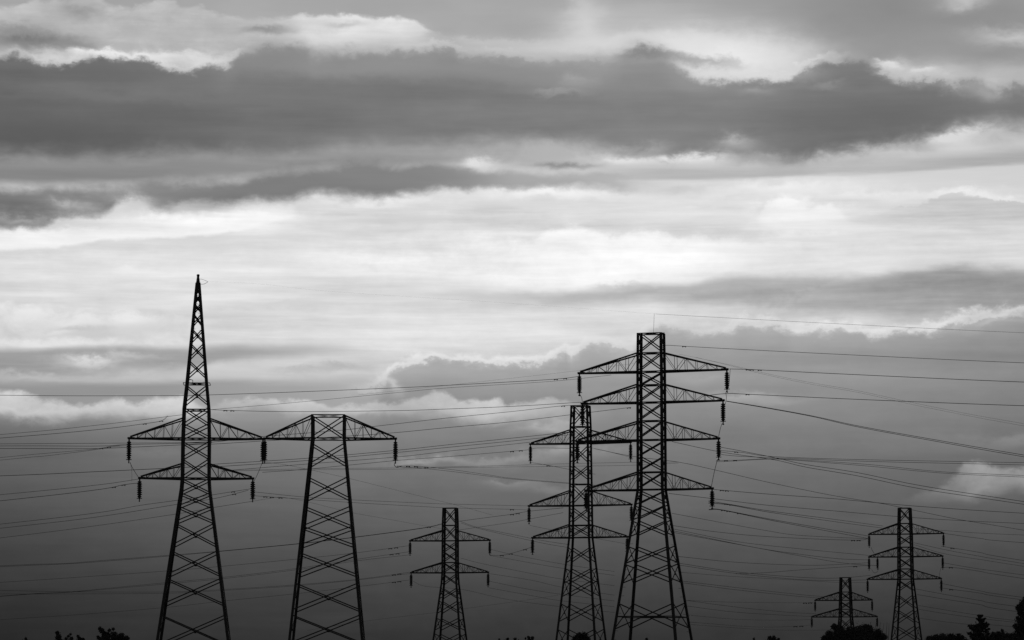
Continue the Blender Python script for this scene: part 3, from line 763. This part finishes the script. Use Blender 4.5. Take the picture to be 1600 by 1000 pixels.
rim(topB, 17.0, 2.0, 242, [(0, 10), (45, 40), (90, 80), (130, 100), (260, 95), (355, 85), (400, 40), (470, 60), (520, 40), (700, 75), (780, 60), (960, 45), (1000, 20), (1040, 10), (1060, 60), (1240, 60), (1300, 60), (1360, 25), (1385, 75), (1480, 70), (1530, 20), (1600, 40)], eB*1.3)
blob(310, 105, 55, 13, 244, 1.0, .3); blob(160, 96, 80, 7, 238, .95, .3); blob(240, 98, 60, 8, 240, .8, .3); blob(75, 106, 40, 8, 214, .7, .3); blob(1398, 114, 24, 9, 224, 1.0, .45); blob(1455, 126, 38, 8, 222, 1.0, .45); blob(1288, 104, 16, 8, 222, .9, .45); blob(1590, 128, 26, 10, 178, .7, .35)
texB = NL*6 + NS*6 + NS2*2 + NC*1.5
layer(topB, botB, 26, 44, 132, [(-400, 30), (0, 26), (60, 0), (355, 0), (400, 42), (1040, 45), (1090, 12), (1260, 14), (1310, 26), (1400, 20), (1520, 45), (1600, 45)], NC*6+NW2*8+8.0, NC*6+NW2*10)
layer(topB, botB, [(0, 9), (350, 9), (400, 16), (600, 13), (700, 12), (850, 20), (1000, 22), (1070, 11), (1240, 10), (1310, 13), (1400, 14), (1520, 18), (1600, 18)], [(0, 40), (400, 38), (700, 32), (900, 28), (1100, 19), (1400, 26), (1600, 26)], [(-400, 100), (0, 101), (150, 104), (300, 108), (400, 114), (550, 119), (700, 123), (900, 127), (1050, 128), (1200, 122), (1400, 110), (1500, 112), (1600, 116), (2000, 120)], 1.0, eB, NC*5+NW2*7, texB, [(0, 6), (300, 6), (400, 24), (700, 24), (900, 30), (1050, 18), (1200, 10), (1320, 8), (1600, 10)])
# lighter upper part and darker heart of the band
blob(560, 108, 260, 22, 146, .75); blob(440, 90, 60, 14, 138, .7); blob(880, 120, 160, 18, 145, .6); blob(250, 162, 220, 9, 122, .55); blob(60, 215, 180, 28, 93, .7); blob(1390, 190, 120, 26, 104, .6); blob(160, 128, 90, 12, 106, .7)
layer([(940, 95), (965, 88), (985, 82), (1010, 78), (1050, 83), (1080, 91), (1110, 96), (1140, 95), (1175, 104)], [(940, 98), (1010, 91), (1050, 98), (1080, 106), (1130, 109), (1175, 110)], 7, 8, [(950, 150), (1010, 124), (1060, 138), (1110, 156), (1175, 172)], [(930, 0), (970, 60), (1020, 78), (1060, 66), (1110, 68), (1150, 50), (1185, 0)], NC*5+NF*3.5, NC*5+NF*3.5)
blob(915, 128, 22, 9, 164, .55, .5); blob(895, 141, 40, 4, 156, .6, .4); blob(1190, 143, 34, 8, 158, .55, .5); blob(1300, 136, 26, 6, 150, .6, .5, .25); blob(1540, 160, 26, 12, 165, .7, .5); blob(1270, 122, 22, 8, 172, .5, .5); blob(1300, 100, 10, 6, 205, .6, .3)
blob(1330, 112, 34, 12, 124, .7, .1)
# --- lower fringe of the band
layer([(-400, 262), (0, 262), (400, 250), (700, 235), (1000, 250), (1600, 250)], [(-400, 300), (0, 296), (300, 288), (560, 262), (700, 258), (800, 262)], 14, 10, [(0, 136), (300, 141), (500, 146), (700, 152)], [(-400, 100), (600, 95), (740, 75), (900, 45), (1000, 0)], NW2*6, NW2*6, NS*8)
topC = [(-400, 296), (0, 304), (60, 304), (130, 300), (200, 296), (230, 288), (300, 290), (360, 288), (420, 276), (500, 265), (560, 257), (640, 256), (720, 262), (800, 270), (900, 274), (960, 280), (1000, 290)]
botC = [(-400, 366), (0, 366), (70, 362), (90, 345), (130, 345), (165, 338), (185, 320), (215, 322), (240, 334), (290, 322), (340, 326), (400, 318), (440, 318), (470, 308), (520, 305), (580, 309), (640, 304), (680, 298), (730, 296), (800, 298), (860, 294), (920, 292), (980, 300), (1040, 294)]
layer(topC, botC, [(0, 14), (400, 16), (600, 14), (800, 10)], [(0, 8), (200, 11), (450, 12), (700, 10)], [(0, 116), (130, 119), (200, 124), (400, 119), (560, 120), (650, 122), (740, 136), (800, 158), (900, 164), (1000, 170)], [(-400, 95), (0, 95), (600, 95), (760, 90), (950, 80), (1040, 0)], NC*6+NW2*5, NC*4+NF*2, NL*5+NS*4)
blob(35, 352, 60, 6, 205, .5, .3); blob(40, 336, 80, 10, 118, .7, .2); blob(205, 322, 26, 14, 205, .8, .4); blob(110, 330, 36, 12, 178, .7, .4); blob(300, 330, 60, 7, 160, .6, .3)
blob(752, 258, 36, 11, 226, 1.0, .4); blob(810, 262, 50, 9, 188, .7, .5); blob(870, 240, 44, 12, 172, .7, .5); blob(960, 235, 40, 9, 176, .55, .6); blob(985, 258, 60, 10, 224, 1.0, .5, .12); blob(1085, 257, 54, 10, 224, 1.0, .4, -.1)
blob(890, 262, 46, 6, 136, .85, .3); blob(865, 238, 26, 16, 178, .7, .5, .1); blob(925, 246, 30, 7, 196, .7, .5); blob(1030, 240, 22, 14, 172, .6, .5); blob(1160, 226, 34, 13, 176, .75, .5); blob(1200, 250, 34, 10, 172, .6, .5); blob(1320, 252, 80, 9, 196, .7, .5, -.12); blob(1385, 240, 70, 8, 182, .6, .5, -.1); blob(1510, 226, 62, 12, 216, 1.0, .4); blob(1440, 248, 70, 7, 200, .7, .4); blob(1575, 235, 34, 14, 182, .6, .4)
# grey shelf under the right half
layer([(1000, 262), (1200, 264), (1400, 256), (1600, 246)], [(900, 280), (1040, 284), (1120, 284), (1280, 279), (1430, 277), (1500, 272), (1600, 266), (2000, 262)], 9, 5, [(900, 178), (1100, 176), (1300, 176), (1600, 170)], [(860, 0), (960, 60), (1040, 80), (1300, 85), (1600, 90)], NS*4, NS2*3, NS2*8)
blob(1075, 296, 50, 9, 188, .75, .3); blob(955, 282, 60, 6, 176, .6, .3)
# --- bright belt: soft wisps
for a in [(120, 392, 130, 9, 214, .5), (300, 385, 140, 14, 216, .6), (60, 372, 120, 6, 240, .8), (330, 352, 120, 9, 249, .9), (420, 338, 40, 8, 250, .8), (160, 420, 150, 18, 222, .6), (220, 424, 40, 8, 236, .7), (470, 420, 120, 20, 222, .4),
          (600, 350, 90, 10, 216, .7), (650, 362, 120, 6, 222, .6), (740, 318, 16, 14, 214, .6), (600, 318, 90, 7, 238, .8), (860, 308, 110, 8, 243, .9), (880, 338, 90, 14, 213, .85), (1010, 344, 110, 15, 214, .85), (1150, 345, 60, 12, 216, .7),
          (1130, 315, 70, 5, 212, .5), (1220, 298, 120, 10, 240, .8), (1350, 312, 120, 10, 238, .7), (1235, 330, 38, 14, 250, .95), (1300, 338, 44, 12, 246, .85), (1400, 350, 90, 8, 216, .8), (1520, 340, 90, 16, 205, .9), (1560, 322, 60, 10, 212, .7), (1510, 312, 60, 7, 236, .8), (1480, 325, 60, 7, 222, .4),
          (1450, 375, 200, 9, 216, .7), (950, 400, 260, 30, 252, .8), (880, 435, 200, 20, 250, .8), (620, 420, 120, 16, 246, .6), (1060, 395, 70, 18, 251, .7), (1300, 400, 200, 14, 226, .7), (1250, 375, 120, 6, 236, .6), (800, 362, 40, 5, 250, .6)]:
    blob(*a, .35)
layer([(0, 380), (150, 366), (300, 346), (440, 328), (460, 330)], [(0, 402), (60, 398), (110, 392), (180, 381), (300, 374), (380, 362), (445, 344)], 16, 4, 250, [(-400, 70), (0, 70), (200, 85), (400, 95), (440, 80), (465, 0)], NS2*3, NC*3+NF)
layer([(700, 330), (735, 326), (765, 321), (820, 326), (880, 331), (960, 345), (1040, 346), (1120, 338), (1190, 350)], [(700, 352), (900, 368), (1200, 368)], 4, 12, 212, [(690, 0), (740, 55), (900, 80), (1040, 70), (1150, 60), (1220, 0)], NC*3+NF, NS*4, NS2*5)
layer([(830, 378), (850, 366), (880, 360), (905, 357), (925, 361), (950, 368), (1000, 366), (1060, 371), (1100, 374), (1200, 384), (1400, 395)], [(800, 436), (900, 452), (1000, 445), (1100, 432), (1400, 420)], 8, 22, [(820, 250), (960, 254), (1100, 248), (1250, 236), (1400, 226)], [(770, 0), (860, 68), (1080, 72), (1250, 40), (1420, 0)], NC*6+NF*2.5, NS*4, NS*3)
layer([(1190, 345), (1198, 322), (1210, 316), (1232, 315), (1245, 322), (1262, 330), (1285, 328), (1305, 326), (1320, 340), (1335, 348)], [(1190, 352), (1250, 350), (1335, 352)], 6, 12, 248, [(1182, 0), (1206, 66), (1310, 58), (1345, 0)], NC*5+NF*3, NC*5)
layer([(1300, 352), (1360, 345), (1400, 330), (1450, 319), (1490, 309), (1530, 313), (1565, 323), (1600, 324), (2000, 324)], [(1300, 360), (1450, 366), (1600, 368)], 8, 14, [(1300, 214), (1400, 210), (1500, 204), (1600, 202)], [(1280, 0), (1380, 70), (1500, 90), (1600, 85)], NC*5+NF*2, NS*6, NS2*8)
rim([(1400, 332), (1450, 321), (1490, 311), (1530, 315), (1565, 325), (1600, 326)], 14.0, 3.0, 243, [(1380, 0), (1430, 40), (1560, 55), (1600, 50)], NC*5+NF*2)
# --- grey shelf, right of middle
layer([(500, 470), (700, 466), (800, 462), (880, 455), (960, 455), (1000, 450), (1060, 448), (1100, 442), (1150, 432), (1250, 431), (1330, 436), (1400, 430), (1500, 426), (1600, 430), (2000, 430)],
      [(500, 480), (700, 472), (900, 474), (1000, 473), (1100, 482), (1250, 496), (1400, 505), (1600, 500)], 12, 20, [(500, 202), (800, 186), (900, 180), (1000, 177), (1100, 175), (1300, 168), (1500, 157), (1600, 154)],
      [(380, 0), (600, 50), (740, 68), (820, 82), (960, 92), (1100, 95), (1600, 95)], NW2*7+NS2*4+NC*3, NW2*10, NS*8+NC*2)
blob(960, 448, 30, 5, 176, .5, .3); blob(1260, 466, 70, 12, 190, .5, .4, -.4); blob(1210, 492, 60, 9, 205, .5, .4)
belt = ss(v, 290.0, 340.0)*(1.0-ss(v, 560.0, 640.0))
col = col + (NS2*6.5 + NS*6 + NC*3 + NW1*4 + NF*1.0 - 3.0)*belt
# --- left of middle: fluffy bank and streaks
layer([(-400, 480), (0, 482), (60, 486), (120, 492), (160, 500), (190, 488), (240, 484), (270, 492), (300, 500)], 560, 5, 20, 218, [(-400, 90), (200, 90), (290, 50), (330, 0)], NC*6+NF*2, None, NC*14+NF*3)
blob(130, 522, 60, 10, 192, .8, .5); blob(60, 530, 50, 6, 204, .5, .5); blob(40, 545, 60, 9, 228, .9, .3); blob(50, 497, 50, 8, 232, .8, .45); blob(120, 506, 40, 7, 230, .7, .45); blob(215, 498, 55, 8, 234, .8, .45); blob(160, 532, 50, 7, 198, .7, .45); blob(230, 518, 40, 8, 206, .6, .45)
blob(90, 525, 40, 5, 226, .6, .45)
blob(420, 475, 90, 7, 206, .6, .2); blob(380, 488, 120, 6, 218, .5, .2)
layer([(-400, 556), (0, 558), (150, 550), (330, 548), (400, 545), (520, 540), (600, 540)], [(-400, 598), (0, 598), (150, 586), (300, 578), (360, 566), (500, 556), (600, 552)], 8, 8, [(0, 150), (150, 156), (350, 160), (450, 170), (600, 196)], [(-400, 100), (330, 95), (460, 80), (600, 0)], NS2*3+NW2*4, NW2*5, NS2*8)
blob(140, 573, 60, 8, 212, .9, .4, -.06); blob(210, 563, 44, 5, 204, .6, .4); blob(60, 596, 90, 6, 190, .7, .2); blob(260, 592, 120, 6, 200, .5, .2); blob(330, 580, 90, 8, 208, .5, .2)
layer([(-400, 602), (0, 606), (200, 604), (330, 598), (420, 600), (560, 600)], [(-400, 640), (0, 630), (560, 640)], 7, 12, [(0, 148), (150, 146), (330, 152), (500, 158)], [(-400, 85), (200, 92), (340, 85), (480, 75), (580, 0)], NS2*4, None, NS*6)
blob(500, 582, 60, 7, 178, .6, .4, -.1); blob(550, 575, 40, 8, 176, .5, .4)
# --- lit puffs, lower left
topD = [(-400, 612), (0, 618), (40, 620), (70, 630), (100, 634), (120, 640), (140, 640), (160, 632), (185, 629), (205, 636), (230, 632), (260, 627), (290, 628), (320, 640)]
layer(topD, [(-400, 660), (0, 657), (60, 662), (150, 655), (200, 652), (290, 655)], 6, 14, [(0, 205), (150, 202), (290, 208)], [(-400, 95), (240, 95), (290, 90), (330, 0)], NC*4+NF*2, NC*7, NC*10+NF*4)
# --- the dark bank that fills the lower sky: uneven lit top
topE = [(-400, 665), (0, 664), (250, 660), (340, 655), (380, 648), (500, 640), (530, 628), (556, 612), (585, 608), (597, 600), (612, 584), (640, 573), (665, 569), (680, 564), (705, 568), (760, 572), (800, 571), (850, 568), (872, 560), (882, 552), (892, 560), (905, 553), (918, 542), (935, 541), (960, 546), (985, 548), (1005, 530), (1035, 518), (1060, 520),
        (1100, 521), (1140, 522), (1165, 513), (1190, 514), (1222, 511), (1240, 522), (1290, 523), (1340, 521), (1365, 528), (1400, 524), (1460, 524), (1490, 515), (1530, 505), (1560, 505), (1600, 498), (2000, 495)]
eE = NC*7 + NF*4 + NW1*3
rim(topE, 20.0, 2.0, 238, [(540, 0), (600, 60), (640, 80), (760, 85), (880, 80), (990, 60), (1040, 35), (1100, 60), (1200, 55), (1350, 85), (1460, 85), (1540, 60), (1600, 70)], eE*1.2)
darkE = cur([(500, 152), (540, 150), (590, 148), (640, 136), (680, 124), (720, 116), (800, 98), (900, 75), (1000, 55), (1100, 42)], vw, -600, 1800)
darkE = darkE*(1.0+(side-1.0)*.9) 
darkE = darkE*(1.0 + NL*.035 + NS*.04 + NS2*.015 + NW2*.015)
layer(topE, 2000, [(500, 18), (600, 10), (850, 12), (960, 17), (1040, 17), (1200, 12), (1350, 11), (1600, 12)], 10, darkE, [(-400, 60), (340, 60), (460, 60), (520, 25), (560, 30), (600, 100)], eE, None, NC*2, 14)
blob(1560, 512, 40, 6, 205, .5, .3, -.15); blob(1590, 505, 30, 7, 150, .6, .2, -.3); blob(960, 520, 34, 10, 196, .5, .4); blob(560, 605, 24, 10, 178, .6, .3); blob(605, 600, 12, 16, 208, .7, .4, -.8)
# --- lit puffs in front of the dark bank
topF = [(320, 648), (350, 634), (390, 627), (420, 628), (480, 630), (520, 640), (560, 634), (600, 630), (640, 626), (665, 617), (690, 612), (706, 618), (720, 628), (745, 627), (770, 626), (800, 632), (830, 630), (860, 624), (880, 622), (900, 632), (940, 640)]
layer(topF, [(320, 644), (400, 636), (480, 645), (560, 645), (620, 646), (700, 651), (740, 658), (820, 656), (940, 654)], 5, 14, [(330, 195), (420, 205), (500, 200), (600, 188), (690, 196), (760, 205), (860, 190), (940, 170)],
      [(310, 0), (350, 65), (420, 85), (500, 85), (560, 80), (700, 85), (760, 90), (820, 75), (870, 70), (900, 45), (960, 0)], NC*5+NF*2.5, NC*7, NC*9+NF*4)
for a in [(540, 645, 60, 8, 205, .6), (850, 672, 44, 8, 172, .75), (880, 664, 30, 8, 178, .6), (700, 722, 100, 7, 158, .5), (780, 720, 90, 7, 152, .5), (650, 726, 50, 5, 168, .55), (860, 708, 40, 8, 160, .7), (930, 705, 50, 9, 152, .5), (790, 757, 40, 5, 142, .8), (860, 763, 60, 6, 130, .7), (800, 765, 60, 6, 124, .5),
          (1080, 596, 34, 9, 168, .7), (1115, 592, 20, 5, 166, .5), (1160, 626, 50, 8, 176, .7), (1210, 630, 50, 7, 158, .6), (1290, 640, 60, 6, 138, .5), (1390, 634, 40, 5, 136, .4), (1400, 702, 60, 9, 122, .5), (1570, 690, 60, 10, 136, .7), (1530, 700, 50, 8, 124, .6), (440, 690, 90, 8, 130, .3), (250, 705, 60, 8, 128, .4), (480, 745, 60, 8, 112, .3)]:
    blob(*a, .45)
topG = [(1400, 790), (1430, 772), (1455, 766), (1475, 758), (1490, 745), (1508, 731), (1530, 733), (1550, 737), (1575, 741), (1600, 731), (1700, 725)]
layer(topG, [(1400, 782), (1450, 784), (1500, 784), (1540, 776), (1600, 770)], 7, 14, [(1400, 118), (1480, 128), (1530, 150), (1570, 142), (1600, 150)], [(1400, 0), (1430, 60), (1500, 90), (1700, 90)], NC*6+NF*3, NC*7, NC*9+NF*4)

# --- brightness in the picture's 0..255 scale -> light
grey = mth('MAXIMUM', col, 0.0)*(1/255)
lin = mth('POWER', grey, 2.2)
# --- the rest of the sky dome, outside the band of cloud the photograph looks at
sky = NT.nodes.new('ShaderNodeTexSky'); sky.sky_type = 'NISHITA'; sky.sun_disc = False
sky.sun_elevation = SUN_EL; sky.sun_rotation = SUN_AZ
bw = NT.nodes.new('ShaderNodeRGBToBW'); LN(sky.outputs[0], bw.inputs[0])
dome = N(bw.outputs[0])*0.05
dome = mth('MINIMUM', dome, 0.22)*(1.0+noise(900, 300, 6.6, 4)*.3)
inside = ss(mth('ABSOLUTE', u-800.0), 2600.0, 1300.0)*ss(v, -1500.0, -300.0)
n = NT.nodes.new('ShaderNodeMapRange')
lin = dome + (lin-dome)*inside
bg = NT.nodes.new('ShaderNodeBackground'); out = NT.nodes.new('ShaderNodeOutputWorld')
cc = NT.nodes.new('ShaderNodeCombineColor')
for k in range(3): LN(lin.s, cc.inputs[k])
LN(cc.outputs[0], bg.inputs['Color']); bg.inputs['Strength'].default_value = 1.0
LN(bg.outputs[0], out.inputs['Surface'])
world.cycles.sampling_method = 'MANUAL'; world.cycles.sample_map_resolution = 512
